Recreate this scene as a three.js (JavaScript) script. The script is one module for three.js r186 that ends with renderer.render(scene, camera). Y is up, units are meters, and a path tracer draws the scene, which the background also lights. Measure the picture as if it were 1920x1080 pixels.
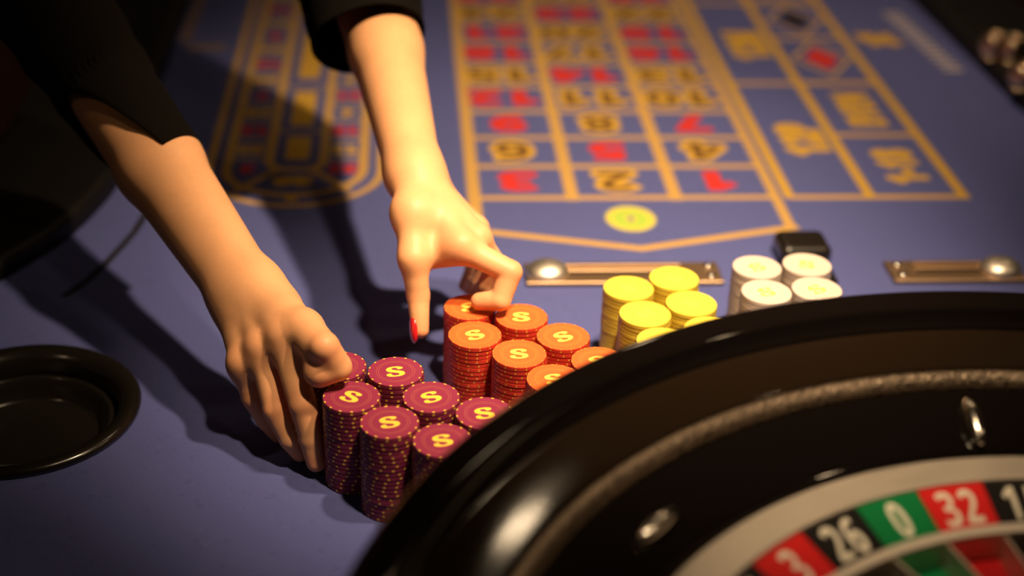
import * as THREE from 'three';
import { mergeGeometries } from 'three/addons/utils/BufferGeometryUtils.js';
import { RoundedBoxGeometry } from 'three/addons/geometries/RoundedBoxGeometry.js';
import { ImprovedNoise } from 'three/addons/math/ImprovedNoise.js';

// ------------------------------------------------------------------ camera, light, exposure
const scene = new THREE.Scene();
scene.background = new THREE.Color(0x000000);
const renderer = new THREE.WebGLRenderer();
renderer.toneMapping = THREE.LinearToneMapping;
renderer.toneMappingExposure = 1.0;
renderer.shadowMap.enabled = true;

// world: table top at y = 0, x along the rows of the betting layout, -z along its columns
const EYE = new THREE.Vector3(-0.0767, 0.6064, 0.8824), FOCAL = 2800;
const AX = new THREE.Vector3(0.99747, 0.02779, 0.06546), AY = new THREE.Vector3(0.00736, 0.87517, -0.48375), AZ = new THREE.Vector3(-0.07073, 0.48301, 0.87275);
const camera = new THREE.PerspectiveCamera(2 * Math.atan(540 / FOCAL) * 180 / Math.PI, 16 / 9, 0.02, 60);
camera.position.copy(EYE);
camera.quaternion.setFromRotationMatrix(new THREE.Matrix4().makeBasis(AX, AY, AZ));
camera.focus = 1.02;
camera.userData.fStop = 2.4;
scene.add(camera);

// the lamps over the table: [bulb position, aim, intensity, half angle in degrees]
const WARM = new THREE.Color().setRGB(1.0, 0.74, 0.46);
const LAMPS = [
  [[0.27, 1.0, 0.12], [0.04, 0, -0.27], 7.2, 27, 'over the rim side of the chips'],
  [[0.10, 1.0, 0.30], [0.09, 0, -0.03], 4.3, 22, 'over the wheel end of the table'],
  [[0.245, 1.0, -0.56], [0.30, 0, -0.80], 2.1, 33, 'over the betting layout'],
];

// ------------------------------------------------------------------ helpers
let seed = 20240;
const rnd = () => { seed = (seed * 1664525 + 1013904223) >>> 0; return seed / 4294967296; };
const V = (x, y, z) => new THREE.Vector3(x, y, z);
const noise = new ImprovedNoise();
// a photo pixel and a height over the table -> the point there
function at(px, py, h) {
  const d = V(0, 0, 0).addScaledVector(AX, px - 960).addScaledVector(AY, 540 - py).addScaledVector(AZ, -FOCAL);
  return d.multiplyScalar((h - EYE.y) / d.y).add(EYE);
}
const used = {};
function numbered(name) { const n = used[name] = (used[name] ?? -1) + 1; return n ? `${name}_${String(n).padStart(3, '0')}` : name; }
function tag(o, label, category, group, kind) {
  o.userData.label = label; if (category) o.userData.category = category;
  if (group) o.userData.group = group; if (kind) o.userData.kind = kind;
  return o;
}
function shade(o) { o.castShadow = o.receiveShadow = true; return o; }
function part(name, geo, mat, parent) { const m = shade(new THREE.Mesh(geo, mat)); m.name = name; parent.add(m); return m; }
function thing(name, label, category, group, pos = [0, 0, 0]) {
  const g = new THREE.Group(); g.name = numbered(name); g.position.set(...pos); scene.add(g); return tag(g, label, category, group);
}
function single(name, geo, mat, label, category, group) { const m = shade(new THREE.Mesh(geo, mat)); m.name = numbered(name); scene.add(m); return tag(m, label, category, group); }
function structure(name, geo, mat, label) { const m = shade(new THREE.Mesh(geo, mat)); m.name = name; scene.add(m); return tag(m, label, null, null, 'structure'); }
const std = (r, g, b, rough = 0.6, metal = 0, extra = {}) => new THREE.MeshPhysicalMaterial({ color: new THREE.Color().setRGB(r, g, b), roughness: rough, metalness: metal, ...extra });
function canvasTexture(w, h, draw) {
  const c = document.createElement('canvas'); c.width = w; c.height = h; draw(c.getContext('2d'), w, h);
  const t = new THREE.CanvasTexture(c); t.colorSpace = THREE.SRGBColorSpace; t.magFilter = THREE.LinearFilter; return t;
}
function noiseTexture(n, fn) {
  const d = new Uint8Array(n * n * 4);
  for (let j = 0; j < n; j++) for (let i = 0; i < n; i++) { const v = Math.max(0, Math.min(255, fn(i, j) * 255)); const k = (j * n + i) * 4; d[k] = d[k + 1] = d[k + 2] = v; d[k + 3] = 255; }
  const t = new THREE.DataTexture(d, n, n); t.wrapS = t.wrapT = THREE.RepeatWrapping; t.magFilter = t.minFilter = THREE.LinearFilter; t.needsUpdate = true; return t;
}
const lathe = (pts, seg = 128) => new THREE.LatheGeometry(pts.map(p => new THREE.Vector2(p[0], p[1])), seg);
const xf = (g, x, y, z, ry = 0) => g.rotateY(ry).translate(x, y, z);
// lin -> css colour for canvases
const css = (r, g, b) => '#' + new THREE.Color().setRGB(r, g, b).getHexString(THREE.SRGBColorSpace);

// ------------------------------------------------------------------ room shell
const FLOOR = -0.78, CEIL = 2.3, RX = 3.6, RZ0 = -4.6, RZ1 = 3.6;
const wallMat = std(0.05, 0.03, 0.022, 0.85), carpetMat = std(0.06, 0.018, 0.016, 1), ceilMat = std(0.04, 0.035, 0.03, 0.9);
const slab = (w, h, d, x, y, z) => new THREE.BoxGeometry(w, h, d).translate(x, y, z);
const W = RX * 2, D = RZ1 - RZ0, MZ = (RZ0 + RZ1) / 2, H = CEIL - FLOOR;
structure('floor', slab(W + 0.4, 0.1, D + 0.4, 0, FLOOR - 0.05, MZ), carpetMat, 'dark red carpeted floor under the roulette table');
structure('ceiling', slab(W + 0.4, 0.1, D + 0.4, 0, CEIL + 0.05, MZ), ceilMat, 'dark ceiling over the gaming room');
structure('wall_left', slab(0.1, H, D, -RX - 0.05, FLOOR + H / 2, MZ), wallMat, 'dark brown wall behind the dealer');
structure('wall_right', slab(0.1, H, D, RX + 0.05, FLOOR + H / 2, MZ), wallMat, 'dark brown wall across from the dealer');
structure('wall_back', slab(W + 0.4, H, 0.1, 0, FLOOR + H / 2, RZ0 - 0.05), wallMat, 'dark brown wall beyond the far table end');
structure('wall_front', slab(W + 0.4, H, 0.1, 0, FLOOR + H / 2, RZ1 + 0.05), wallMat, 'dark brown wall behind the wheel end of the table');

// ------------------------------------------------------------------ lamps
const shadeMat = std(0.02, 0.02, 0.02, 0.4), bulbMat = std(1, 0.9, 0.7, 0.5, 0, { emissive: WARM, emissiveIntensity: 26 });
LAMPS.forEach(([p, aim, power, deg, where]) => {
  const t = thing('pendant_lamp', `black pendant spot lamp hanging ${where}`, 'lamp', null, p);
  const dir = V(...aim).sub(V(...p)).normalize(), q = new THREE.Quaternion().setFromUnitVectors(V(0, -1, 0), dir);
  const head = lathe([[0.012, 0.17], [0.03, 0.165], [0.045, 0.14], [0.062, 0.0], [0.0625, -0.02], [0.059, -0.02], [0.058, 0.0], [0.042, 0.13], [0.012, 0.15]], 48).applyQuaternion(q);
  part('lamp_shade', head, shadeMat, t);
  part('bulb', lathe([[0, 0.012], [0.026, 0.012], [0.032, 0.008], [0.032, 0.004], [0, 0.002]], 40).applyQuaternion(q), bulbMat, t);
  part('socket', lathe([[0, 0.1], [0.02, 0.1], [0.022, 0.02], [0.03, 0.013], [0, 0.013]], 24).applyQuaternion(q), shadeMat, t);
  const top = V(0, 0.16, 0).applyQuaternion(q);
  part('cord', new THREE.TubeGeometry(new THREE.LineCurve3(top, V(top.x, CEIL - p[1] - 0.01, top.z)), 2, 0.004, 8), shadeMat, t);
  part('ceiling_rose', new THREE.CylinderGeometry(0.05, 0.055, 0.025, 32).translate(top.x, CEIL - p[1] - 0.0125, top.z), shadeMat, t);
  const s = new THREE.SpotLight(WARM, power, 0, deg * Math.PI / 180, 1, 2);
  s.name = 'pendant_lamp_light'; s.position.set(...p); s.target.position.set(...aim); s.castShadow = true; s.shadow.radius = 1.3; s.shadow.mapSize.set(2048, 2048);
  scene.add(s, s.target);
});
// unseen fill lights, added on the ceiling for a faint warm ambient
const fillMat = std(1, 0.9, 0.75, 0.5, 0, { emissive: new THREE.Color().setRGB(1, 0.7, 0.42), emissiveIntensity: 9 });
for (const [x, z, name] of [[1.7, -1.7, 'right of the far table end'], [2.0, 0.6, 'right of the roulette wheel'], [-1.9, -2.6, 'far behind the dealer'], [-2.1, 1.4, 'left of the wheel end of the table'], [0.7, -3.4, 'beyond the far table end']]) {
  const t = thing('fill_light', `added small round ceiling fill light ${name}`, 'light', 'added ceiling fill lights', [x, CEIL, z]);
  part('trim_ring', lathe([[0.05, 0], [0.05, -0.012], [0.068, -0.01], [0.07, 0]], 32), shadeMat, t);
  part('lens', new THREE.CylinderGeometry(0.049, 0.049, 0.006, 32).translate(0, -0.004, 0), fillMat, t);
  const l = new THREE.PointLight(new THREE.Color().setRGB(1, 0.7, 0.42), 0.55, 0, 2); l.position.set(x, CEIL - 0.03, z); l.castShadow = true; l.shadow.radius = 2.4; l.name = 'fill_light_glow'; scene.add(l);
}

// ------------------------------------------------------------------ the table
const GOLD = css(0.50, 0.29, 0.085), GOLD2 = css(0.54, 0.31, 0.045), REDP = css(0.56, 0.035, 0.03), INK = css(0.03, 0.02, 0.02), FELT = css(0.088, 0.100, 0.275);
const RED = new Set([1, 3, 5, 7, 9, 12, 14, 16, 18, 19, 21, 23, 25, 27, 30, 32, 34, 36]);
const FX0 = -0.8, FW = 1.6, FZ0 = -2.2, FH = 3.2;
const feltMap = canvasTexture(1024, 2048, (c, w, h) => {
  const S = w / FW;                                             // pixels per metre, equal both ways
  c.fillStyle = FELT; c.fillRect(0, 0, w, h);
  for (let i = 0; i < 26000; i++) { c.fillStyle = rnd() < 0.5 ? 'rgba(150,155,205,0.045)' : 'rgba(8,8,28,0.07)'; c.fillRect(rnd() * w, rnd() * h, 1 + rnd() * 2.4, 1 + rnd() * 2.4); }
  c.setTransform(S, 0, 0, S, -FX0 * S, -FZ0 * S);               // draw in metres (x, z)
  c.lineCap = 'butt'; c.lineJoin = 'miter';
  const line = (col, wd, ...p) => { c.strokeStyle = col; c.lineWidth = wd; c.beginPath(); c.moveTo(p[0], p[1]); for (let i = 2; i < p.length; i += 2) c.lineTo(p[i], p[i + 1]); c.stroke(); };
  const text = (s, x, z, size, turn, fill, edge, sx = 1, ew = 0.16) => {
    c.save(); c.translate(x, z); c.rotate(turn); c.scale(size / 100 * sx, size / 100); c.font = 'bold 100px sans-serif'; c.textAlign = 'center'; c.textBaseline = 'middle';
    if (edge) { c.strokeStyle = edge; c.lineWidth = 100 * ew; c.lineJoin = 'round'; c.strokeText(s, 0, 4); }
    c.fillStyle = fill; c.fillText(s, 0, 4); c.restore();
  };
  // number grid: three columns, twelve rows
  const X = [-0.012, 0.081, 0.180, 0.279], Z0 = -0.389, DZ = 0.0717, Z12 = Z0 - 12 * DZ, LW = 0.0125;
  for (let r = 0; r <= 12; r++) line(GOLD, 0.009, X[0], Z0 - r * DZ, X[3], Z0 - r * DZ);
  for (const x of [X[1], X[2]]) line(GOLD, LW, x, Z0 + 0.006, x, Z12);
  line(GOLD, LW, X[0], -0.322, X[0], Z12 - 0.09);
  line(GOLD, LW * 0.8, X[3] - 0.003, -0.322, X[3] - 0.003, Z12 - 0.09); line(GOLD2, LW * 0.8, X[3] + 0.011, Z0 + 0.003, X[3] + 0.011, Z12);
  line(GOLD, 0.010, X[0] - 0.006, -0.322, 0.132, -0.284, X[3] + 0.004, -0.326);
  line(GOLD, 0.009, X[0], Z12 - 0.09, X[3], Z12 - 0.09);
  for (let r = 0; r < 12; r++) for (let k = 0; k < 3; k++) {
    const n = r * 3 + 3 - k, x = (X[k] + X[k + 1]) / 2 - 0.003, z = Z0 - (r + 0.5) * DZ, red = RED.has(n), s = String(n).split('');
    s.forEach((d, i) => text(d, x + (s.length > 1 ? (i ? -1 : 1) * 0.0205 : 0), z, 0.056, Math.PI, red ? REDP : css(0.15, 0.075, 0.02), red ? REDP : GOLD2, 1.2, red ? 0.1 : 0.22));
  }
  // zero
  c.save(); c.translate(0.1305, -0.344);
  for (const [rx, rz, col] of [[0.0235, 0.0265, css(0.60, 0.50, 0.08)], [0.0165, 0.019, css(0.36, 0.50, 0.07)], [0.0055, 0.009, css(0.60, 0.50, 0.08)], [0.0022, 0.005, FELT]]) { c.fillStyle = col; c.beginPath(); c.ellipse(0, 0, rx, rz, 0, 0, 7); c.fill(); }
  c.restore();
  // outside bets along the right side
  const XO = [0.290, 0.369, 0.461];
  line(GOLD, 0.009, XO[0], Z0, XO[2] + 0.005, Z0); line(GOLD2, 0.0105, XO[1], Z0 + 0.004, XO[1], Z12); line(GOLD2, 0.0105, XO[2], Z0 + 0.004, XO[2], Z12);
  for (let r = 1; r <= 3; r++) line(GOLD, 0.009, XO[0], Z0 - r * 4 * DZ - 0.012, XO[2], Z0 - r * 4 * DZ - 0.012);
  for (let r = 1; r <= 6; r += 1) line(GOLD, 0.009, XO[1], Z0 - r * 2.1 * DZ, XO[2], Z0 - r * 2.1 * DZ);
  ['12P', '12M', '12D'].forEach((s, i) => text(s, 0.334, Z0 - (1.95 + 4 * i) * DZ, 0.056, -Math.PI / 2, GOLD2, GOLD2, 0.86, 0.14));
  text('1-18', 0.417, Z0 - 1.0 * DZ, 0.052, -Math.PI / 2, GOLD2, GOLD2, 0.8, 0.12);
  text('EVEN', 0.417, Z0 - 3.1 * DZ, 0.05, -Math.PI / 2, GOLD2, GOLD2, 0.78, 0.12);
  [[5.3, REDP], [7.25, INK]].forEach(([r, col]) => {
    const z = Z0 - r * DZ, dia = (a, b) => { c.beginPath(); c.moveTo(0.416 - a, z); c.lineTo(0.416, z - b); c.lineTo(0.416 + a, z); c.lineTo(0.416, z + b); c.closePath(); };
    dia(0.037, 0.062); c.fillStyle = GOLD; c.fill(); dia(0.031, 0.052); c.fillStyle = FELT; c.fill(); dia(0.021, 0.037); c.fillStyle = col; c.fill();
  });
  text('ODD', 0.417, Z0 - 9.4 * DZ, 0.05, -Math.PI / 2, GOLD2, GOLD2, 0.85, 0.12);
  text('19-36', 0.417, Z0 - 11.4 * DZ, 0.05, -Math.PI / 2, GOLD2, GOLD2, 0.7, 0.12);
  text('½', 0.505, -0.835, 0.05, Math.PI, GOLD2, GOLD2, 1.15, 0.15);
  // pale upright strokes of the line of lettering beside the table edge, too soft to read
  for (let i = 0; i < 13; i++) line(css(0.55, 0.46, 0.42), 0.0075, 0.538 + i * 0.0012, -0.935 + i * 0.0168, 0.562 + i * 0.0012, -0.935 + i * 0.0168);
  // racetrack
  const RC = -0.1835, stad = (hw, zc, cap, col, wd) => { c.strokeStyle = col; c.lineWidth = wd; c.beginPath(); c.moveTo(RC - hw, -1.9); c.lineTo(RC - hw, zc); c.ellipse(RC, zc, hw, cap, 0, Math.PI, 0, true); c.lineTo(RC + hw, -1.9); c.stroke(); };
  stad(0.083, -0.45, 0.076, GOLD, 0.008); stad(0.066, -0.455, 0.058, GOLD, 0.0095); 
  c.strokeStyle = GOLD; c.lineWidth = 0.0095; c.beginPath(); c.moveTo(RC - 0.0265, -1.9); c.lineTo(RC - 0.0265, -0.475); c.quadraticCurveTo(RC - 0.024, -0.455, RC - 0.008, -0.455); c.lineTo(RC + 0.008, -0.455); c.quadraticCurveTo(RC + 0.024, -0.455, RC + 0.0265, -0.475); c.lineTo(RC + 0.0265, -1.9); c.stroke();
  line(GOLD, 0.0085, RC - 0.016, -0.456, RC - 0.054, -0.405); line(GOLD, 0.0085, RC + 0.016, -0.456, RC + 0.054, -0.405);
  text('26', RC, -0.428, 0.026, Math.PI, GOLD2, GOLD2, 1.3); text('0', RC, -0.388, 0.014, Math.PI, GOLD2, GOLD2, 1.4);
  const LEFT = [3, 35, 12, 28, 7, 29, 18, 22, 9, 31, 14, 20, 1, 33, 16, 24, 5, 10], RIGHT = [32, 15, 19, 4, 21, 2, 25, 17, 34, 6, 27, 13, 36, 11, 30, 8, 23, 10];
  for (let i = 0; i < 18; i++) {
    const z = -0.455 - i * 0.048;
    line(GOLD, 0.004, RC - 0.066, z - 0.026, RC - 0.0265, z - 0.026); line(GOLD, 0.004, RC + 0.066, z - 0.026, RC + 0.0265, z - 0.026);
    text(String(LEFT[i]), RC - 0.0465, z, 0.026, Math.PI, RED.has(LEFT[i]) ? REDP : GOLD2, RED.has(LEFT[i]) ? REDP : GOLD2, 1, 0.1);
    text(String(RIGHT[i]), RC + 0.0465, z, 0.026, Math.PI, RED.has(RIGHT[i]) ? REDP : GOLD2, RED.has(RIGHT[i]) ? REDP : GOLD2, 1, 0.1);
  }
  for (const [z0, z1] of [[-0.478, -0.535], [-0.565, -0.66], [-0.70, -0.86], [-0.90, -1.1]]) { c.fillStyle = GOLD2; c.fillRect(RC - 0.012, z1, 0.024, z0 - z1); line(GOLD, 0.004, RC - 0.0265, z1 - 0.014, RC + 0.0265, z1 - 0.014); }
  // dark line that follows the rail in front of the dealer
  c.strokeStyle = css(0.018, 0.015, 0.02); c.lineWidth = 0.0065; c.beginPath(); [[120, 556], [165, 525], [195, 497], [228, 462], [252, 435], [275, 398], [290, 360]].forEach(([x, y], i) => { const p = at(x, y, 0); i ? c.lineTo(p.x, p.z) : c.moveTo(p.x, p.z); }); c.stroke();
  // pale block of print near the dealer
  line(css(0.22, 0.15, 0.12), 0.02, -0.33, -0.80, -0.285, -0.80); line(css(0.2, 0.13, 0.1), 0.012, -0.335, -0.82, -0.335, -1.0);
});
const fuzz = noiseTexture(256, () => rnd());
fuzz.repeat.set(26, 52);
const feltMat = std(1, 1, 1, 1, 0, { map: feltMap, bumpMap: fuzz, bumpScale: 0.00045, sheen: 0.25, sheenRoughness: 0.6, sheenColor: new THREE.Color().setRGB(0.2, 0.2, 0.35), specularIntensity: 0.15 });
const railMat = std(0.006, 0.005, 0.0045, 0.5, 0, { specularIntensity: 0.5 }), woodMat = std(0.05, 0.022, 0.01, 0.35);

const OUT = new THREE.CatmullRomCurve3([[-0.345, -2.05], [-0.345, -1.2], [-0.345, -0.8], [-0.343, -0.55], [-0.348, -0.41], [-0.372, -0.31], [-0.417, -0.225], [-0.50, -0.12], [-0.58, -0.02], [-0.62, 0.12], [-0.62, 0.5], [-0.58, 0.82], [-0.4, 0.92], [0.1, 0.94], [0.6, 0.92], [0.73, 0.8], [0.745, 0.4], [0.74, 0.0], [0.70, -0.22], [0.63, -0.38], [0.602, -0.55], [0.596, -0.8], [0.59, -1.2], [0.585, -2.05], [0.4, -2.13], [-0.15, -2.13]].map(p => V(p[0], 0, p[1])), true, 'catmullrom', 0.4).getPoints(220).slice(0, -1);
const ring = (off) => OUT.map((p, i) => { const a = OUT[(i + OUT.length - 1) % OUT.length], b = OUT[(i + 1) % OUT.length], t = b.clone().sub(a).normalize(); return new THREE.Vector2(p.x - t.z * off, -(p.z + t.x * off)); });
const area = (r) => r.reduce((s, p, i) => { const q = r[(i + 1) % r.length]; return s + p.x * q.y - q.x * p.y; }, 0);
const SGN = Math.abs(area(ring(0.05))) > Math.abs(area(ring(0))) ? 1 : -1;
const DISH = [-0.354, -0.036], DISH_R = 0.0845;
const feltShape = new THREE.Shape(ring(0));
const hole = new THREE.Path(); hole.absarc(DISH[0], -DISH[1], DISH_R - 0.010, 0, Math.PI * 2, false); feltShape.holes.push(hole);
const feltGeo = new THREE.ExtrudeGeometry(feltShape, { depth: 0.02, bevelEnabled: false, curveSegments: 48 }).rotateX(-Math.PI / 2).translate(0, -0.02, 0);
{ const p = feltGeo.attributes.position, u = feltGeo.attributes.uv; for (let i = 0; i < p.count; i++) u.setXY(i, (p.getX(i) - FX0) / FW, 1 - (p.getZ(i) - FZ0) / FH); }
const table = thing('roulette_table', 'long roulette table with blue printed felt and black rail', 'table');
tag(part('felt_top', feltGeo, feltMat, table), 'blue felt printed with the gold betting layout');
const band = (a, b, y, d, bev) => { const s = new THREE.Shape(ring(SGN * b)); s.holes.push(new THREE.Path(ring(SGN * a))); return new THREE.ExtrudeGeometry(s, { depth: d - 2 * bev, bevelEnabled: bev > 0, bevelSize: bev, bevelThickness: bev, bevelOffset: -bev, bevelSegments: 4 }).rotateX(-Math.PI / 2).translate(0, y + bev, 0); };
tag(part('rail', band(0.001, 0.13, -0.05, 0.068, 0.010), railMat, table), 'black polished rail round the felt');
part('apron', band(0.0, 0.06, -0.2, 0.15, 0), woodMat, table);
{ const s = new THREE.Shape(ring(0.0)); const h2 = new THREE.Path(); h2.absarc(DISH[0], -DISH[1], DISH_R - 0.008, 0, Math.PI * 2, false); s.holes.push(h2); part('table_board', new THREE.ExtrudeGeometry(s, { depth: 0.03, bevelEnabled: false }).rotateX(-Math.PI / 2).translate(0, -0.05, 0), woodMat, table); }
for (const [x, z] of [[-0.25, -1.8], [0.45, -1.8], [-0.42, 0.65], [0.55, 0.65]]) part('leg', new RoundedBoxGeometry(0.12, -FLOOR - 0.05, 0.12, 2, 0.012).translate(x, (FLOOR - 0.05) / 2, z), woodMat, table);

// black dish let into the felt
{
  const t = thing('inset_dish', 'round black glossy dish with stepped rims let into the blue felt', 'dish', null, [DISH[0], 0, DISH[1]]);
  const m = std(0.010, 0.008, 0.006, 0.22, 0, { clearcoat: 0.5, clearcoatRoughness: 0.15 });
  const R = DISH_R;
  part('rim', lathe([[R - 0.012, -0.018], [R - 0.011, 0.0005], [R, 0.0005], [R + 0.0005, 0.003], [R - 0.002, 0.0062], [R - 0.007, 0.0066], [R - 0.013, 0.004], [R - 0.016, -0.002], [R - 0.0165, -0.008], [R - 0.0175, -0.018], [R - 0.012, -0.018]], 96), m, t);
  part('bowl', lathe([[R - 0.012, -0.018], [R - 0.0175, -0.0175], [R - 0.020, -0.010], [R - 0.022, -0.009], [R - 0.0245, -0.010], [R - 0.027, -0.016], [R - 0.030, -0.024], [R - 0.034, -0.0275], [0.02, -0.029], [0, -0.029], [0, -0.032], [R - 0.032, -0.032], [R - 0.018, -0.022], [R - 0.012, -0.018]], 96), m, t);
}

// ------------------------------------------------------------------ gaming chips, each one a thing
const CHIP_R = 0.01925, CHIP_H = 0.0033;
function chipGeometry() {
  const N = 36, pos = [], uv = [], idx = [], CU = 0.5, CV = 0.5625, CR = 0.43;
  const ringAt = (r, y, f) => { const s = pos.length / 3; for (let i = 0; i <= N; i++) { const a = i / N * Math.PI * 2, x = Math.cos(a) * r, z = Math.sin(a) * r; pos.push(x, y, z); uv.push(...(f === 'face' ? [CU + x / CHIP_R * CR, CV - z / CHIP_R * CR] : [i / N, f])); } return s; };
  const join = (a, b) => { for (let i = 0; i < N; i++) idx.push(a + i, a + i + 1, b + i, a + i + 1, b + i + 1, b + i); };
  const b = 0.00058, h = CHIP_H;
  const fan = (y, up) => { const s = pos.length / 3; pos.push(0, y, 0); uv.push(CU, CV); const q = ringAt(CHIP_R - b, y, 'face'); for (let i = 0; i < N; i++) up ? idx.push(s, q + i + 1, q + i) : idx.push(s, q + i, q + i + 1); };
  fan(h, true); fan(0, false);
  const rows = [[CHIP_R - b, h, 0.105], [CHIP_R, h - b, 0.095], [CHIP_R, b, 0.02], [CHIP_R - b, 0, 0.01]].map(([r, y, v]) => ringAt(r, y, v));
  for (let i = 0; i < 3; i++) join(rows[i], rows[i + 1]);
  const g = new THREE.BufferGeometry(); g.setAttribute('position', new THREE.Float32BufferAttribute(pos, 3)); g.setAttribute('uv', new THREE.Float32BufferAttribute(uv, 2)); g.setIndex(idx);
  // flat faces, smooth sides
  const n = new Float32Array(pos.length); for (let i = 0; i < pos.length / 3; i++) { const flat = i < 2 * (N + 2); const y = pos[i * 3 + 1]; let v = flat ? [0, y > h / 2 ? 1 : -1, 0] : [pos[i * 3], (y - h / 2) * (Math.abs(y - h / 2) > h / 2 - b / 2 ? 6 : 0), pos[i * 3 + 2]]; const l = Math.hypot(...v); n.set(v.map(q => q / l), i * 3); }
  g.setAttribute('normal', new THREE.BufferAttribute(n, 3)); return g;
}
const chipGeo = chipGeometry();
function chipMaterial(base, mark, spot, spots, spotR, sShow, edge = base) {
  const map = canvasTexture(512, 512, (c, w, h) => {
    c.fillStyle = base; c.fillRect(0, 0, w, h);
    const cx = 256, cy = 512 * (1 - 0.5625), R = 0.43 * 512;
    c.save(); c.translate(cx, cy);
    c.strokeStyle = mark; c.globalAlpha = 0.5; c.lineWidth = 2; for (const r of [0.60, 0.68]) { c.beginPath(); c.arc(0, 0, R * r, 0, 7); c.stroke(); }
    c.globalAlpha = 1; c.fillStyle = spot;
    for (let i = 0; i < spots; i++) { const a = (i + 0.5) / spots * Math.PI * 2; c.beginPath(); c.arc(Math.cos(a) * R * 0.97, Math.sin(a) * R * 0.97, R * spotR, 0, 7); c.fill(); }
    c.globalAlpha = sShow; c.fillStyle = mark; c.strokeStyle = mark; c.lineWidth = 7; c.font = 'bold 190px serif'; c.textAlign = 'center'; c.textBaseline = 'middle'; c.scale(1.42, 1); c.fillText('S', 0, 4); c.strokeText('S', 0, 4);
    c.restore();
    const y0 = 512 * (1 - 0.112); c.fillStyle = edge; c.fillRect(0, y0, w, 512 - y0); c.fillStyle = spot;
    for (let i = 0; i < spots; i++) c.fillRect(((i + 0.5) / spots - spotR * 0.12) * w, y0 + 14, spotR * 0.24 * w, 26);
  });
  return std(1, 1, 1, 0.42, 0, { map, specularIntensity: 0.55 });
}
const YEL = css(0.80, 0.50, 0.06);
const CHIP = {
  purple: chipMaterial(css(0.215, 0.023, 0.060), YEL, YEL, 15, 0.055, 1),
  orange: chipMaterial(css(0.64, 0.115, 0.026), css(0.85, 0.60, 0.10), YEL, 16, 0.03, 1, css(0.66, 0.045, 0.024)),   // red-edged orange chips
  yellow: chipMaterial(css(0.76, 0.56, 0.060), css(0.80, 0.62, 0.11), css(0.8, 0.5, 0.06), 12, 0.012, 0.35),
  white: chipMaterial(css(0.58, 0.46, 0.39), css(0.80, 0.68, 0.10), css(0.7, 0.6, 0.3), 12, 0.012, 1),
};
// [px of the top face, turn of its S in degrees, where the stack stands]
const STACKS = {
  purple: [[645, 690, 40, 'pressed by the bent forefinger'], [740, 702, 8, 'touching the forefinger stack'], [662, 745, -28, 'beside the long fingers'], [808, 745, 22, 'facing the orange chips'], [735, 790, 14, 'between long fingers and rim'], [897, 772, 10, 'behind the rim nearest orange chips'], [825, 825, 12, 'behind the rim nearest bare felt']],
  orange: [[887, 583, 5, 'under the curled forefinger'], [981, 598, -4, 'right beside the curled knuckle'], [898, 627, 20, 'facing the purple chips'], [1055, 634, 24, 'facing the yellow chips'], [970, 663, 0, 'in the middle of the block'], [1112, 672, 12, 'behind the rim nearest yellow chips'], [1035, 708, 10, 'behind the rim nearest purple chips']],
  yellow: [[1180, 543, 10, 'nearest the orange chips'], [1265, 524, 60, 'in front of the metal plate end'], [1211, 591, 100, 'second nearest the orange chips'], [1297, 571, 30, 'nearest the white chips'], [1242, 636, 0, 'sunk behind the rim nearest orange chips'], [1328, 617, 0, 'sunk behind the rim nearest white chips']],
  white: [[1420, 503, 20, 'nearest the metal slot plate'], [1514, 499, -15, 'in front of the black block'], [1437, 547, 10, 'at the rim nearest yellow chips'], [1530, 541, 30, 'at the rim farthest from yellow chips']],
};
const NTH = 'first second third fourth fifth sixth seventh eighth ninth tenth eleventh twelfth thirteenth fourteenth fifteenth sixteenth seventeenth eighteenth nineteenth last'.split(' ');
const chipSpots = {};
for (const [kind, list] of Object.entries(STACKS)) {
  const p = list.map(([x, y]) => at(x, y, 0.066));
  for (let it = 0; it < 60; it++) for (let i = 0; i < p.length; i++) for (let j = 0; j < i; j++) {
    const d = p[i].clone().sub(p[j]); d.y = 0; const l = d.length(), min = 0.0396;
    if (l < min) { d.multiplyScalar((min - l) / l / 2); p[i].add(d); p[j].sub(d); }
  }
  chipSpots[kind] = p;
  list.forEach(([, , deg, where], s) => {
    const N = 20;
    for (let k = 0; k < N; k++) {
      const top = k === N - 1, m = single(`${kind}_chip`, chipGeo, CHIP[kind],
        `${NTH[N - 1 - k]} chip ${k ? 'from the top' : 'at the bottom'} of the ${kind} stack ${where}`, 'chip', `chips in the ${kind} stack ${where}`);
      const j = top ? 0.0001 : 0.00026;
      m.position.set(p[s].x + (rnd() - 0.5) * 2 * j, 0.0002 + k * (CHIP_H + 0.00002), p[s].z + (rnd() - 0.5) * 2 * j);
      m.rotation.y = top ? deg * Math.PI / 180 : rnd() * 6.283;
    }
  });
}

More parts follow.
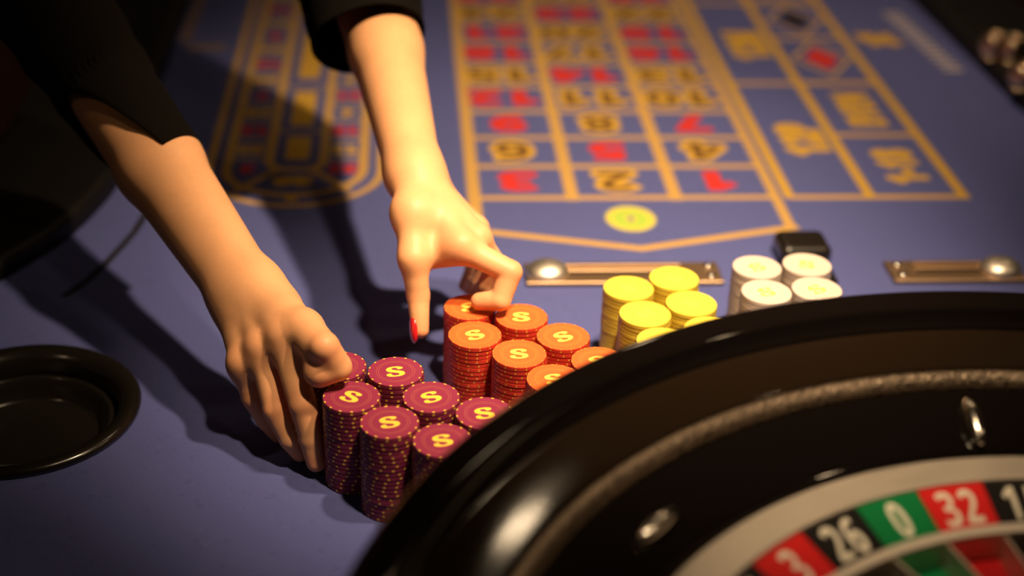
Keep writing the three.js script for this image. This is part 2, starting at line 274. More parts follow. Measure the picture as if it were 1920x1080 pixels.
// ------------------------------------------------------------------ bill slots and the block behind the white chips
const brass = std(0.42, 0.28, 0.17, 0.5, 1), chrome = std(0.85, 0.78, 0.68, 0.16, 1), satin = std(0.85, 0.76, 0.64, 0.42, 1), darkSlot = std(0.012, 0.008, 0.006, 0.5);
function billSlot(x0, x1, z, capSide, label) {
  const t = thing('bill_slot', label, 'slot', null, [(x0 + x1) / 2, 0, z]), L = x1 - x0, hw = 0.0165;
  const s = new THREE.Shape(); const e = L / 2 - 0.004;
  s.moveTo(-e, -hw); s.lineTo(e, -hw); s.lineTo(e, hw); s.lineTo(-e, hw); s.closePath();
  const hle = new THREE.Path(); hle.moveTo(-e * 0.62, -0.005); hle.lineTo(-e * 0.62, 0.005); hle.lineTo(e * 0.62, 0.005); hle.lineTo(e * 0.62, -0.005); hle.closePath(); s.holes.push(hle);
  part('plate', new THREE.ExtrudeGeometry(s, { depth: 0.002, bevelEnabled: true, bevelSize: 0.0015, bevelThickness: 0.0012, bevelSegments: 3 }).rotateX(-Math.PI / 2).translate(0, 0.0014, 0), brass, t);
  part('slot_opening', new THREE.BoxGeometry(e * 1.3, 0.0012, 0.012).translate(0, 0.0008, 0), darkSlot, t);
  const cap = new THREE.SphereGeometry(1, 32, 12, 0, Math.PI * 2, 0, Math.PI / 2).scale(0.019, 0.011, hw).translate(capSide * (e - 0.017), 0.0045, 0);
  tag(part('end_cap', cap, satin, t), 'bright chrome domed end cap');
  for (const dz of [-0.009, 0.009]) part('screw', lathe([[0, 0.0036], [0.003, 0.003], [0.0038, 0.0012], [0.0038, 0]], 16).translate(-capSide * (e - 0.008), 0.004, dz), chrome, t);
  part('guide_bar', new RoundedBoxGeometry(e * 1.24, 0.003, 0.0024, 2, 0.001).translate(0, 0.006, -0.009), brass, t);
  return t;
}
billSlot(0.022, 0.195, -0.232, -1, 'long metal bill slot plate in the felt behind the yellow chips');
billSlot(0.338, 0.460, -0.232, 1, 'metal bill slot plate in the felt beyond the wheel rim with domed chrome end');
{
  const p = at(1504, 462, 0.012), t = thing('bill_paddle', 'small black plastic block lying on the felt behind the white chips', 'paddle', null, [p.x, 0, p.z]);
  const m = std(0.012, 0.009, 0.007, 0.25, 0, { clearcoat: 0.4 });
  part('handle', new RoundedBoxGeometry(0.046, 0.020, 0.040, 5, 0.008).translate(0, 0.0104, 0), m, t);
  part('blade', new RoundedBoxGeometry(0.034, 0.004, 0.05, 2, 0.0015).translate(0.004, 0.0025, 0.025), m, t);
}

// ------------------------------------------------------------------ roulette wheel
{
  const t = thing('roulette', 'large black lacquered roulette wheel with numbered rotor', 'roulette wheel', null, [0.2533, 0, 0.4758]);
  const lacquer = std(0.005, 0.0035, 0.003, 0.035, 0);
  const speck = noiseTexture(128, () => 0.3 + 0.7 * rnd()); speck.repeat.set(14, 0.5);
  const bronze = std(0.36, 0.27, 0.19, 0.5, 1, { bumpMap: speck, bumpScale: 0.0006, roughnessMap: speck });
  const grainy = noiseTexture(256, (i, j) => 0.5 + 0.5 * noise.noise(i * 0.02, j * 0.35, 3) + (rnd() - 0.5) * 0.3); grainy.repeat.set(8, 1);
  const track = std(0.012, 0.007, 0.004, 0.05, 0, { bumpMap: grainy, bumpScale: 0.00001 });
  const brushed = noiseTexture(256, (i, j) => 0.45 + 0.3 * noise.noise(i * 0.015, j * 0.7, 9) + 0.25 * rnd()); brushed.repeat.set(10, 1);
  const silver = std(0.80, 0.70, 0.58, 0.85, 0.8, { roughnessMap: brushed, bumpMap: brushed, bumpScale: 0.0001 });
  const arc = (cx, cy, r, a0, a1, n) => Array.from({ length: n + 1 }, (_, i) => { const a = (a0 + (a1 - a0) * i / n) * Math.PI / 180; return [cx + Math.cos(a) * r, cy + Math.sin(a) * r]; });
  tag(part('bowl', lathe([[0.30, 0.0], [0.335, 0.0], [0.346, 0.004], [0.360, 0.03], [0.371, 0.07], [0.3770, 0.12], [0.3785, 0.15], ...arc(0.3720, 0.1637, 0.0066, -5, 95, 12), [0.365, 0.1700], [0.3605, 0.1695], ...arc(0.3600, 0.1650, 0.0045, 92, 170, 8), [0.3540, 0.1612], [0.3522, 0.1590], [0.3500, 0.1566], [0.3500, 0.15], [0.318, 0.12], [0.30, 0.10], [0.30, 0.0]], 192), lacquer, t), 'glossy black lacquered outer bowl');
  tag(part('ball_track', lathe([[0.3500, 0.15656], ...Array.from({ length: 17 }, (_, i) => { const r = 0.3498 - 0.0352 * i / 16, u = 0.332 - r; return [r, 0.1545 - 0.12 * u - 0.67 * u * u]; }), [0.3145, 0.150], [0.3145, 0.135], [0.330, 0.135], [0.3500, 0.15656]], 192), track, t), 'dark polished ball track');
  tag(part('trim_ring', lathe([[0.3145, 0.150], [0.3132, 0.1512], [0.310, 0.1510], [0.3062, 0.1482], [0.3050, 0.1448], [0.3035, 0.138], [0.3145, 0.138], [0.3145, 0.150]], 192), bronze, t), 'speckled bronze trim ring');
  tag(part('stator', lathe([[0.3034, 0.1440], [0.292, 0.1402], [0.278, 0.1350], [0.266, 0.1302], [0.2575, 0.1262], [0.2570, 0.10], [0.305, 0.10], [0.3034, 0.1440]], 192), lacquer, t), 'glossy black slope with ball deflectors');
  const defl = new THREE.SphereGeometry(1, 24, 16).scale(0.0165, 0.0055, 0.0052);
  for (let i = 0; i < 8; i++) {
    const a = (-137 + 45 * i) * Math.PI / 180, g = defl.clone();
    if (i % 2 === 0) g.rotateY(Math.PI / 2);
    g.rotateZ(0.36).translate(0.2785, 0.1385, 0).rotateY(-a);
    tag(part('ball_deflector', g, chrome, t), 'chrome ball deflector');
  }
  // rotor
  tag(part('outer_rotor_ring', lathe([[0.2555, 0.122], [0.2558, 0.1302], [0.2545, 0.1312], [0.242, 0.1330], [0.2315, 0.1342], [0.2298, 0.1340], [0.2295, 0.120], [0.2555, 0.122]], 192), silver, t), 'brushed metal ring round the numbers');
  const ORDER = [0, 32, 15, 19, 4, 21, 2, 25, 17, 34, 6, 27, 13, 36, 11, 30, 8, 23, 10, 5, 24, 16, 33, 1, 20, 14, 31, 9, 22, 18, 29, 7, 28, 12, 35, 3, 26];
  const colour = (n) => n === 0 ? [0.0, 0.20, 0.052] : RED.has(n) ? [0.72, 0.014, 0.012] : [0.008, 0.006, 0.005];
  const CW = 160, CH = 204, COLS = 12;
  const numMap = canvasTexture(2048, 1024, (c) => {
    ORDER.forEach((n, i) => {
      const x = (i % COLS) * CW, y = Math.floor(i / COLS) * CH; c.save(); c.beginPath(); c.rect(x, y, CW, CH); c.clip();
      c.fillStyle = css(...colour(n)); c.fillRect(x, y, CW, CH);
      const s = String(n); c.translate(x + CW / 2, y + CH / 2); c.font = 'bold 100px sans-serif'; c.textAlign = 'center'; c.textBaseline = 'middle';
      c.scale(0.86, 2.2); c.fillStyle = css(0.88, 0.80, 0.64);
      [...s].forEach((d, k) => { const dx = s.length > 1 ? (k - 0.5) * 64 : 0; c.fillText(d, dx, 3); });
      c.restore();
    });
  });
  const numMat = std(1, 1, 1, 0.38, 0, { map: numMap, specularIntensity: 0.5 });
  const STEP = Math.PI * 2 / 37, A0 = (-134.3 + 9.73 * 2) * Math.PI / 180;      // where the 0 tile begins
  function sector(r0, y0, r1, y1, a0, a1, thick, uvBox) {                        // outer edge r0 to inner edge r1
    const n = 4, pos = [], uv = [], idx = [];
    for (let j = 0; j < 2; j++) for (let i = 0; i <= n; i++) for (const [r, y, v] of [[r0, y0, 1], [r1, y1, 0]]) {
      const a = a0 + (a1 - a0) * i / n; pos.push(Math.cos(a) * r, y - j * thick, Math.sin(a) * r); uv.push(uvBox ? uvBox[0] + uvBox[2] * i / n : i / n, uvBox ? uvBox[1] + uvBox[3] * v : v);
    }
    const o = (n + 1) * 2;
    for (let i = 0; i < n; i++) { const k = i * 2; idx.push(k, k + 1, k + 2, k + 1, k + 3, k + 2, o + k, o + k + 2, o + k + 1, o + k + 1, o + k + 2, o + k + 3, k, k + 2, o + k, k + 2, o + k + 2, o + k, k + 1, o + k + 1, k + 3, k + 3, o + k + 1, o + k + 3); }
    idx.push(0, o, 1, 1, o, o + 1, 2 * n, 2 * n + 1, o + 2 * n, 2 * n + 1, o + 2 * n + 1, o + 2 * n);
    const g = new THREE.BufferGeometry(); g.setAttribute('position', new THREE.Float32BufferAttribute(pos, 3)); g.setAttribute('uv', new THREE.Float32BufferAttribute(uv, 2)); g.setIndex(idx);
    const f = g.toNonIndexed(); f.computeVertexNormals(); return f;
  }
  const pocketMats = { g: std(0.0, 0.22, 0.06, 0.35), r: std(0.62, 0.008, 0.012, 0.35), b: std(0.012, 0.009, 0.007, 0.35) };
  ORDER.forEach((n, i) => {
    const a = A0 + i * STEP, gap = 0.0012, x = (i % COLS) * CW, y = Math.floor(i / COLS) * CH;
    part('number_tile', sector(0.2293, 0.1336, 0.2030, 0.1252, a + gap, a + STEP - gap, 0.004, [x / 2048, 1 - (y + CH) / 1024, CW / 2048, CH / 1024]), numMat, t);
    part('pocket', sector(0.1955, 0.108, 0.158, 0.104, a + 0.004, a + STEP - 0.004, 0.003), n === 0 ? pocketMats.g : RED.has(n) ? pocketMats.r : pocketMats.b, t);
    part('fret', new RoundedBoxGeometry(0.038, 0.020, 0.0016, 2, 0.0006).translate(0.1768, 0.1135, 0).rotateY(-a), silver, t);
  });
  tag(part('inner_rotor_ring', lathe([[0.2032, 0.118], [0.2030, 0.1258], [0.2020, 0.1264], [0.1970, 0.1256], [0.1960, 0.1246], [0.1960, 0.106], [0.2032, 0.118]], 192), silver, t), 'brushed metal ring inside the numbers');
  part('rotor_base', lathe([[0, 0.09], [0.255, 0.09], [0.255, 0.1215], [0.2035, 0.1175], [0.196, 0.1040], [0.157, 0.1000], [0, 0.1000], [0, 0.09]], 96), lacquer, t);
  part('rotor_cone', lathe([[0.1575, 0.101], [0.1570, 0.128], [0.154, 0.130], [0.10, 0.150], [0.05, 0.168], [0.03, 0.172], [0, 0.172], [0, 0.101], [0.1575, 0.101]], 128), std(0.10, 0.035, 0.012, 0.2, 0, { clearcoat: 1 }), t);
  const turret = part('turret', lathe([[0.034, 0.171], [0.032, 0.178], [0.018, 0.186], [0.013, 0.205], [0.017, 0.215], [0.011, 0.226], [0.008, 0.25], [0.012, 0.258], [0.009, 0.27], [0, 0.274]], 48), brass, t);
  for (let i = 0; i < 4; i++) part('turret_arm', new THREE.CapsuleGeometry(0.0045, 0.045, 6, 12).rotateZ(Math.PI / 2).translate(0.036, 0.210, 0).rotateY(i * Math.PI / 2 + 0.4), brass, turret);
}

// ------------------------------------------------------------------ cups on the rail across from the dealer
{
  const cupMat = std(0.78, 0.56, 0.38, 0.2, 1);
  [[1860, 106, 'small polished metal cup on the black rail, nearest the pale lettering'], [1896, 112, 'small polished metal cup on the black rail, outermost of three'], [1914, 164, 'small polished metal cup on the black rail, nearest the wheel']].forEach(([px, py, label]) => {
    const p = at(px, py, 0.020), t = thing('metal_cup', label, 'cup', null, [p.x, 0.0182, p.z]);
    part('cup_body', lathe([[0, 0.002], [0.0112, 0.002], [0.0135, 0.006], [0.0149, 0.011], [0.0151, 0.015], [0.0146, 0.019], [0.0135, 0.0225], [0.0115, 0.026], [0.0100, 0.026], [0.0100, 0.008], [0, 0.006]], 40), cupMat, t);
    part('lip', new THREE.TorusGeometry(0.0115, 0.0028, 14, 40).rotateX(Math.PI / 2).translate(0, 0.0265, 0), cupMat, t);
    part('foot', lathe([[0, 0], [0.0125, 0], [0.0135, 0.0016], [0.0125, 0.0034], [0.009, 0.0042], [0, 0.0042]], 40), cupMat, t);
  });
}

// ------------------------------------------------------------------ the dealer
// smooth distance fields meshed on a grid (surface nets), evaluated only near the surface
function meshField(f, lo, hi, cell) {
  const n = [0, 1, 2].map(k => Math.ceil((hi[k] - lo[k]) / cell) + 1), [nx, ny, nz] = n, val = new Float32Array(nx * ny * nz), B = 8;
  for (let bz = 0; bz < nz; bz += B) for (let by = 0; by < ny; by += B) for (let bx = 0; bx < nx; bx += B) {
    const d = f(lo[0] + (bx + B / 2) * cell, lo[1] + (by + B / 2) * cell, lo[2] + (bz + B / 2) * cell), far = Math.abs(d) > B * cell * 1.1;
    for (let z = bz; z < Math.min(nz, bz + B); z++) for (let y = by; y < Math.min(ny, by + B); y++) for (let x = bx; x < Math.min(nx, bx + B); x++)
      val[(z * ny + y) * nx + x] = far ? d : f(lo[0] + x * cell, lo[1] + y * cell, lo[2] + z * cell);
  }
  const id = new Int32Array(nx * ny * nz).fill(-1), pos = [], idx = [], sx = 1, sy = nx, sz = nx * ny, off = [0, sx, sy, sx + sy, sz, sx + sz, sy + sz, sx + sy + sz];
  const E = [[0, 1], [2, 3], [4, 5], [6, 7], [0, 2], [1, 3], [4, 6], [5, 7], [0, 4], [1, 5], [2, 6], [3, 7]];
  for (let z = 0; z < nz - 1; z++) for (let y = 0; y < ny - 1; y++) for (let x = 0; x < nx - 1; x++) {
    const o = (z * ny + y) * nx + x; let m = 0; for (let k = 0; k < 8; k++) if (val[o + off[k]] < 0) m |= 1 << k;
    if (!m || m === 255) continue;
    let c = 0, px = 0, py = 0, pz = 0;
    for (const [a, b] of E) { if (!((m >> a ^ m >> b) & 1)) continue; const va = val[o + off[a]], t = va / (va - val[o + off[b]]); px += (a & 1) + t * ((b & 1) - (a & 1)); py += (a >> 1 & 1) + t * ((b >> 1 & 1) - (a >> 1 & 1)); pz += (a >> 2) + t * ((b >> 2) - (a >> 2)); c++; }
    id[o] = pos.length / 3; pos.push(lo[0] + (x + px / c) * cell, lo[1] + (y + py / c) * cell, lo[2] + (z + pz / c) * cell);
  }
  const quad = (a, b, c, d, flip) => { if (a < 0 || b < 0 || c < 0 || d < 0) return; flip ? idx.push(a, c, b, a, d, c) : idx.push(a, b, c, a, c, d); };
  for (let z = 1; z < nz - 1; z++) for (let y = 1; y < ny - 1; y++) for (let x = 1; x < nx - 1; x++) {
    const o = (z * ny + y) * nx + x, i = val[o] < 0;
    if (i !== val[o + sx] < 0) quad(id[o - sy - sz], id[o - sz], id[o], id[o - sy], !i);
    if (i !== val[o + sy] < 0) quad(id[o - sx - sz], id[o - sx], id[o], id[o - sz], !i);
    if (i !== val[o + sz] < 0) quad(id[o - sx - sy], id[o - sy], id[o], id[o - sx], !i);
  }
  const e = cell * 0.4, nor = new Float32Array(pos.length);
  for (let i = 0; i < pos.length; i += 3) {
    const [x, y, z] = [pos[i], pos[i + 1], pos[i + 2]], g = [f(x + e, y, z) - f(x - e, y, z), f(x, y + e, z) - f(x, y - e, z), f(x, y, z + e) - f(x, y, z - e)], l = Math.hypot(...g) || 1;
    nor[i] = g[0] / l; nor[i + 1] = g[1] / l; nor[i + 2] = g[2] / l;
  }
  const g = new THREE.BufferGeometry(); g.setAttribute('position', new THREE.Float32BufferAttribute(pos, 3)); g.setAttribute('normal', new THREE.BufferAttribute(nor, 3)); g.setIndex(idx); return g;
}
const smin = (a, b, k) => { const h = Math.max(k - Math.abs(a - b), 0) / k; return Math.min(a, b) - h * h * k * 0.25; };
const cone = (a, b, ra, rb) => {                                   // tapered capsule
  const bx = b.x - a.x, by = b.y - a.y, bz = b.z - a.z, L = bx * bx + by * by + bz * bz || 1e-9, ax = a.x, ay = a.y, az = a.z;
  return (x, y, z) => { const px = x - ax, py = y - ay, pz = z - az, t = Math.max(0, Math.min(1, (px * bx + py * by + pz * bz) / L)); return Math.hypot(px - bx * t, py - by * t, pz - bz * t) - (ra + (rb - ra) * t); };
};
const blend = (fs, k) => (x, y, z) => { let d = fs[0](x, y, z); for (let i = 1; i < fs.length; i++) d = smin(d, fs[i](x, y, z), k); return d; };
const chain = (pts, rs, k) => blend(pts.slice(1).map((p, i) => cone(pts[i], p, rs[i], rs[i + 1])), k);

function armField(A) {
  // A: elbow, wrist, knuckles {index, middle, ring, little}, fingers (lists after the knuckle), thumb (base, knuckle, joint, tip)
  const side = A.knuckles[0].clone().sub(A.knuckles[3]).normalize(), W = A.wrist, lat = (p, s) => p.clone().addScaledVector(side, s);
  const mid = A.elbow.clone().lerp(W, 0.42);
  const fore = blend([cone(lat(A.elbow, 0.004), lat(mid, 0.007), A.rElbow, A.rMid), cone(lat(mid, 0.007), lat(W, 0.0075), A.rMid, A.rWrist), cone(lat(A.elbow, -0.004), lat(mid, -0.007), A.rElbow, A.rMid * 0.97), cone(lat(mid, -0.007), lat(W, -0.0075), A.rMid * 0.97, A.rWrist)], 0.012);
  const spread = [0.0115, 0.004, -0.004, -0.0115];
  const palm = A.knuckles.map((k, i) => cone(lat(W, spread[i]), k, 0.0150, [0.0105, 0.0105, 0.0098, 0.0088][i]));
  palm.push(cone(A.knuckles[0], A.knuckles[3], 0.0088, 0.0080));
  palm.push(cone(lat(W, 0.009), A.thumb[0], 0.0150, 0.0138), cone(A.thumb[0], A.thumb[1], 0.0136, 0.0101), cone(A.thumb[0], A.knuckles[0].clone().lerp(W, 0.35), 0.012, 0.0095));
  if (A.web) palm.push(cone(A.knuckles[1].clone().lerp(A.knuckles[0], 0.5), A.web, 0.0095, 0.0075));
  for (const [p, q, a, b] of A.fill ?? []) palm.push(cone(p, q, a, b));
  const hand = blend(palm, 0.011);
  const R = [A.rIndex ?? [0.0098, 0.0087, 0.0078, 0.0066], [0.0098, 0.0087, 0.0078, 0.0066], [0.0093, 0.0083, 0.0074, 0.0063], [0.0083, 0.0073, 0.0065, 0.0056]];
  const fingers = A.fingers.map((f, i) => chain([A.knuckles[i], ...f], R[i].map(r => r * A.fat), 0.0015));
  fingers.push(chain(A.thumb.slice(1), [0.0102, 0.0084, 0.0064].map(r => r * A.fat), 0.002));
  const bumps = [...A.knuckles.map((k, i) => [k.clone().addScaledVector(A.back, 0.0035), 0.0082 - (i === 3 ? 0.001 : 0)]), [lat(W, -0.017).addScaledVector(A.back, 0.006), 0.0085]].map(([p, r]) => cone(p, p, r, r));
  const tendons = A.knuckles.map((k, i) => cone(lat(W, spread[i] * 0.5).lerp(k, 0.42).addScaledVector(A.back, 0.0062), k.clone().addScaledVector(A.back, 0.0055), 0.0026, 0.0040));
  return (x, y, z) => {
    let d = smin(fore(x, y, z), hand(x, y, z), 0.016);
    for (const t of tendons) d = smin(d, t(x, y, z), 0.007);
    if (d > 0.2) return d;
    let q = 1; for (const f of fingers) q = Math.min(q, f(x, y, z));
    d = smin(d, q, 0.0075);
    for (const b of bumps) d = smin(d, b(x, y, z), 0.005);
    return d;
  };
}
const ARM_R = {   // the hand round the purple chips
  elbow: at(194, 158, 0.170), wrist: at(462, 552, 0.090), back: V(-0.1, 0.85, 0.5).normalize(), rElbow: 0.0275, rMid: 0.0262, rWrist: 0.0180, fat: 1.08, fill: [[at(590, 652, 0.0925), at(600, 692, 0.0805), 0.0092, 0.0088]], rIndex: [0.0104, 0.0092, 0.0088, 0.0084], web: at(568, 682, 0.074),
  knuckles: [at(571, 616, 0.096), at(533, 634, 0.087), at(492, 655, 0.075), at(456, 684, 0.061)],
  fingers: [[at(608, 650, 0.0985), at(633, 688, 0.0815), at(598, 700, 0.0775)], [at(568, 758, 0.052), at(584, 822, 0.028), at(593, 866, 0.011)], [at(517, 768, 0.041), at(545, 822, 0.022), at(563, 848, 0.009)], [at(474, 745, 0.038), at(500, 788, 0.020), at(522, 815, 0.008)]],
  thumb: [at(520, 582, 0.088), at(565, 612, 0.070), at(598, 640, 0.052), at(616, 662, 0.036)],
};
const ARM_L = {   // the hand with its forefinger on the orange chips
  elbow: at(690, -45, 0.208), wrist: at(777, 325, 0.137), back: V(0.25, 0.8, 0.5).normalize(), rElbow: 0.035, rMid: 0.0272, rWrist: 0.0180, fat: 1, fill: [[at(788, 462, 0.106), at(836, 476, 0.104), 0.0090, 0.0090], [at(790, 478, 0.099), at(812, 482, 0.099), 0.0065, 0.0065]],
  knuckles: [at(862, 462, 0.112), at(893, 449, 0.110), at(890, 432, 0.096), at(872, 414, 0.083)],
  fingers: [[at(957, 510, 0.0975), at(938, 563, 0.0790), at(899, 565, 0.0755)], [at(931, 500, 0.083), at(914, 535, 0.066), at(897, 548, 0.052)], [at(915, 492, 0.066), at(902, 528, 0.048), at(888, 544, 0.034)], [at(893, 478, 0.054), at(884, 515, 0.034), at(872, 535, 0.02)]],
  thumb: [at(774, 400, 0.127), at(775, 484, 0.104), at(784, 554, 0.077), at(788, 619, 0.056)],
};
const dealer = thing('person', 'dealer in a black jacket leaning over the table, pushing stacks of chips with both hands', 'person');
const skinMat = std(1, 1, 1, 0.48, 0, { vertexColors: true, specularIntensity: 0.6, sheen: 0.15, sheenColor: new THREE.Color().setRGB(0.8, 0.4, 0.25) });
function skinColours(g, warm) {
  const p = g.attributes.position, c = new Float32Array(p.count * 3);
  for (let i = 0; i < p.count; i++) {
    const x = p.getX(i), y = p.getY(i), z = p.getZ(i); let w = 0;
    for (const [q, r] of warm) w = Math.max(w, Math.exp(-((x - q.x) ** 2 + (y - q.y) ** 2 + (z - q.z) ** 2) / (r * r)));
    const m = 1 + 0.05 * noise.noise(x * 60, y * 60, z * 60) + 0.05 * noise.noise(x * 320, y * 320, z * 320);
    c.set([0.71 * m, (0.352 - 0.085 * w) * m, (0.168 - 0.04 * w) * m], i * 3);
  }
  g.setAttribute('color', new THREE.BufferAttribute(c, 3)); return g;
}
const bodyParts = [];
for (const A of [ARM_R, ARM_L]) {
  const f = armField(A), all = [A.elbow, A.wrist, ...A.knuckles, ...A.fingers.flat(), ...A.thumb], lo = [], hi = [];
  for (const k of ['x', 'y', 'z']) { lo.push(Math.min(...all.map(p => p[k])) - 0.045); hi.push(Math.max(...all.map(p => p[k])) + 0.045); }
  bodyParts.push(skinColours(meshField(f, lo, hi, 0.0021), [...A.knuckles.map(p => [p, 0.012]), ...A.fingers.flatMap(q => [[q[0], 0.011], [q[2], 0.011]]), [A.thumb[3], 0.012], [A.thumb[2], 0.01]]));
}
// trunk, neck, head and upper arms
const SH_R = V(-0.47, 0.44, -0.27), SH_L = V(-0.29, 0.43, -0.57), CHEST = V(-0.43, 0.40, -0.44), HIP = V(-0.76, 0.10, -0.60), NECK = V(-0.35, 0.53, -0.40), HEAD = V(-0.285, 0.655, -0.365);
const fwd = V(0.86, 0, 0.51).normalize();
const trunk = blend([cone(SH_R, SH_L, 0.062, 0.062), cone(CHEST, HIP, 0.115, 0.125), cone(CHEST.clone().addScaledVector(V(-0.51, 0, 0.86), 0.075), HIP.clone().addScaledVector(V(-0.51, 0, 0.86), 0.07), 0.085, 0.10), cone(CHEST.clone().addScaledVector(V(0.51, 0, -0.86), 0.075), HIP.clone().addScaledVector(V(0.51, 0, -0.86), 0.07), 0.085, 0.10)], 0.06);
const upR = chain([SH_R, ARM_R.elbow], [0.052, 0.034], 0.02), upL = chain([SH_L, ARM_L.elbow], [0.052, 0.044], 0.02);
const skinTrunk = blend([trunk, upR, upL], 0.03), neckHead = blend([cone(V(-0.385, 0.45, -0.42), NECK.clone().lerp(HEAD, 0.4), 0.058, 0.050), cone(HEAD, HEAD.clone().addScaledVector(fwd, 0.012).add(V(0, 0.035, 0)), 0.078, 0.084), cone(HEAD.clone().addScaledVector(fwd, 0.035).add(V(0, -0.035, 0)), HEAD.clone().addScaledVector(fwd, 0.062).add(V(0, -0.072, 0)), 0.055, 0.030)], 0.04);
const across = V(-0.51, 0, 0.86), face = (u, v, w) => HEAD.clone().addScaledVector(across, u).add(V(0, v, 0)).addScaledVector(fwd, w);
const features = blend([cone(face(0, 0.012, 0.088), face(0, -0.022, 0.104), 0.007, 0.011), cone(face(-0.018, -0.052, 0.090), face(0.018, -0.052, 0.090), 0.006, 0.006), cone(face(0.08, 0.01, -0.005), face(0.082, -0.025, 0.0), 0.012, 0.009), cone(face(-0.08, 0.01, -0.005), face(-0.082, -0.025, 0.0), 0.012, 0.009)], 0.006);
const sockets = [-1, 1].map(s => cone(face(s * 0.031, 0.012, 0.096), face(s * 0.031, 0.012, 0.096), 0.014, 0.014));
const bodyField = (x, y, z) => { let d = smin(skinTrunk(x, y, z) + 0.009, neckHead(x, y, z), 0.03); d = smin(d, features(x, y, z), 0.010); for (const s of sockets) d = -smin(-d, s(x, y, z) + 0.001, 0.008); return d; };
bodyParts.push(skinColours(meshField(bodyField, [-0.98, -0.1, -0.85], [-0.02, 0.86, -0.05], 0.0075), []));
tag(part('body', mergeGeometries(bodyParts), skinMat, dealer), 'bare forearms and hands');
const cloth = std(0.0042, 0.0030, 0.0022, 0.95, 0, { specularIntensity: 0.15 });
// sleeves: open tubes with a wall; end(phi) is how far along elbow -> wrist the cuff reaches
function sleeve(S, E_, W_, rS, rE, rC, end, up, shift) {
  const d1 = E_.clone().sub(S).normalize(), d2 = W_.clone().sub(E_), L2 = d2.length(); d2.normalize();
  const M = 96, K = 30, pos = [], idx = [];
  const frame = (d) => { const a = up.clone().addScaledVector(d, -up.dot(d)).normalize(); return [a, new THREE.Vector3().crossVectors(d, a)]; };
  for (let w = 0; w < 2; w++) for (let i = 0; i <= K; i++) for (let j = 0; j < M; j++) {
    const phi = j / M * Math.PI * 2, total = S.distanceTo(E_) + end(phi) * L2, s = total * i / K, L1 = S.distanceTo(E_);
    const b = THREE.MathUtils.smoothstep(s, L1 - 0.07, L1 + 0.05), d = d1.clone().lerp(d2, b).normalize(), [a, c] = frame(d);
    const p = s < L1 ? S.clone().addScaledVector(d1, s) : E_.clone().addScaledVector(d2, s - L1);
    const t = s / total, r0 = s < L1 ? rS + (rE - rS) * s / L1 : rE + (rC - rE) * Math.min(1, (s - L1) / (0.3 * L2));
    const fold = 0.0016 * Math.sin(s * 150 + Math.sin(phi * 2) * 2) * Math.exp(-(((s - L1 * 0.92) / 0.06) ** 2)) + 0.0015 * noise.noise(s * 22, Math.cos(phi) * 1.4, Math.sin(phi) * 1.4);
    const r = r0 + fold - w * 0.0022, q = THREE.MathUtils.smoothstep(s, L1 * 0.6, total);
    p.addScaledVector(a, Math.cos(phi) * r + shift[0] * q).addScaledVector(c, Math.sin(phi) * r + shift[1] * q); pos.push(p.x, p.y, p.z);
  }
  const o = (K + 1) * M;
  for (let w = 0; w < 2; w++) for (let i = 0; i < K; i++) for (let j = 0; j < M; j++) { const a = w * o + i * M + j, b = w * o + i * M + (j + 1) % M; w ? idx.push(a, b, a + M, b, b + M, a + M) : idx.push(a, a + M, b, b, a + M, b + M); }
  for (let j = 0; j < M; j++) { const a = K * M + j, b = K * M + (j + 1) % M; idx.push(a, o + a, b, b, o + a, o + b); }
  const g = new THREE.BufferGeometry(); g.setAttribute('position', new THREE.Float32BufferAttribute(pos, 3)); g.setIndex(idx); g.computeVertexNormals(); return g;
}
const jacketField = (x, y, z) => trunk(x, y, z) - 0.006;
const jacket = part('jacket', (() => { const g = meshField(jacketField, [-1.02, -0.12, -0.90], [-0.08, 0.60, -0.05], 0.011); return g; })(), cloth, dealer);
tag(jacket, 'black jacket with three-quarter sleeves');
const SLEEVE_R = part('sleeve', sleeve(SH_R, ARM_R.elbow, ARM_R.wrist, 0.064, 0.040, 0.0362, (p) => { const q = Math.sin(p); return q < 0.15 ? 0.43 + 0.04 * (q + 1) / 1.15 : 0.47 - 0.45 * (q - 0.15) / 0.85; }, V(0, 1, 0), [0, 0]), cloth, jacket);
const SLEEVE_L = part('sleeve', sleeve(SH_L, ARM_L.elbow, ARM_L.wrist, 0.064, 0.056, 0.049, (p) => 0.35 + 0.08 * Math.cos(p) + 0.02 * Math.sin(p), V(0, 1, 0), [0, 0.012]), cloth, jacket);
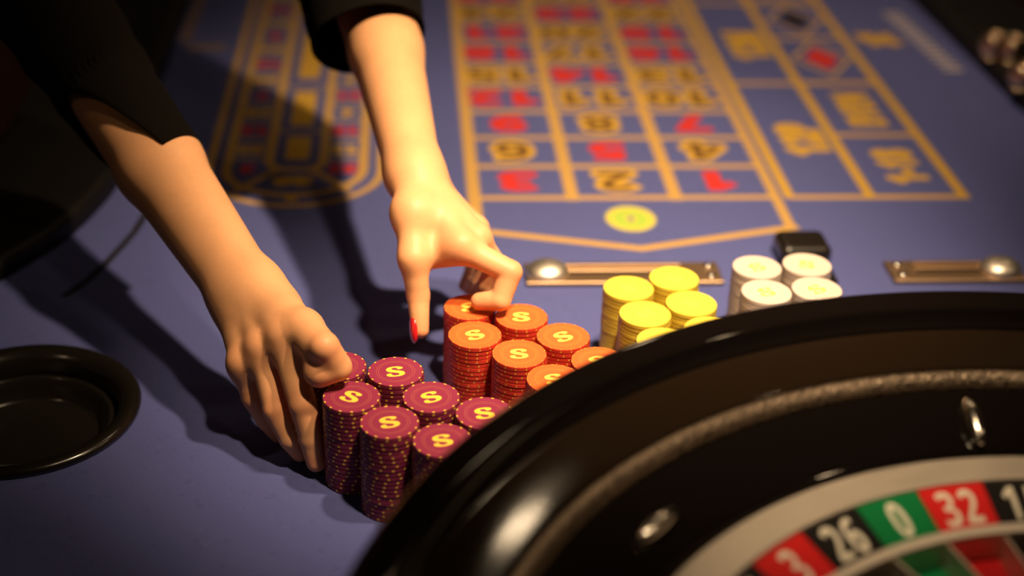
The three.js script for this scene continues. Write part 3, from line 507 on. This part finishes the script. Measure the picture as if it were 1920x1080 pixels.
// trousers and shoes
{
  const hipL = HIP.clone().addScaledVector(across, -0.08), hipR = HIP.clone().addScaledVector(across, 0.08);
  const legs = [hipL, hipR].map((h, i) => chain([h, V(h.x - 0.02, -0.33, h.z), V(h.x - 0.05, FLOOR + 0.07, h.z)], [0.088, 0.062, 0.050], 0.02));
  const f = blend([legs[0], legs[1], cone(hipL, hipR, 0.112, 0.112)], 0.03);
  part('trousers', meshField(f, [HIP.x - 0.3, FLOOR - 0.02, HIP.z - 0.32], [HIP.x + 0.3, 0.3, HIP.z + 0.32], 0.014), cloth, dealer);
  for (const h of [hipL, hipR]) {
    const a = V(h.x - 0.06, FLOOR + 0.036, h.z), toe = a.clone().addScaledVector(fwd, 0.15).setY(FLOOR + 0.028), sf = blend([cone(a, toe, 0.035, 0.027), cone(a, a.clone().add(V(0, 0.04, 0)), 0.034, 0.036)], 0.03);
    part('shoe', meshField(sf, [a.x - 0.12, FLOOR, a.z - 0.12], [a.x + 0.24, FLOOR + 0.14, a.z + 0.24], 0.008), railMat, dealer);
  }
  const hairField = blend([cone(face(0, 0.035, -0.022), face(0, 0.05, 0.01), 0.094, 0.086), cone(face(0, 0.0, -0.06), face(0, -0.03, -0.075), 0.06, 0.05), cone(face(0, 0.02, -0.115), face(0, 0.02, -0.115), 0.04, 0.04)], 0.03);
  const cut = cone(face(0, -0.03, 0.10), face(0, 0.01, 0.11), 0.075, 0.065);
  part('hair', meshField((x, y, z) => -smin(-hairField(x, y, z), cut(x, y, z), 0.01), [HEAD.x - 0.3, HEAD.y - 0.2, HEAD.z - 0.3], [HEAD.x + 0.25, HEAD.y + 0.25, HEAD.z + 0.25], 0.008), std(0.03, 0.018, 0.012, 0.5), dealer);
}
// red nails
const nailMat = std(0.55, 0.012, 0.016, 0.15, 0, { clearcoat: 1 });
function nail(tip, prev, dorsal, r) {
  const d = tip.clone().sub(prev).normalize(), n = dorsal.clone().addScaledVector(d, -dorsal.dot(d)).normalize(), s = new THREE.Vector3().crossVectors(n, d);
  const g = new THREE.SphereGeometry(1, 20, 12).scale(r * 0.86, r * 0.42, r * 1.45).applyMatrix4(new THREE.Matrix4().makeBasis(s, n, d));
  const p = tip.clone().addScaledVector(n, r * 0.66).addScaledVector(d, -r * 0.15); g.translate(p.x, p.y, p.z);
  tag(part('fingernail', g, nailMat, dealer), 'red varnished nail');
}
for (const A of [ARM_L]) A.fingers.forEach((f, i) => i && nail(f[2], f[1], f[0].clone().sub(A.knuckles[i].clone().lerp(f[2], 0.5)), [0.0066, 0.0066, 0.0063, 0.0056][i]));
nail(ARM_L.thumb[3], ARM_L.thumb[2], V(-0.95, -0.05, 0.30), 0.0074);

renderer.render(scene, camera);
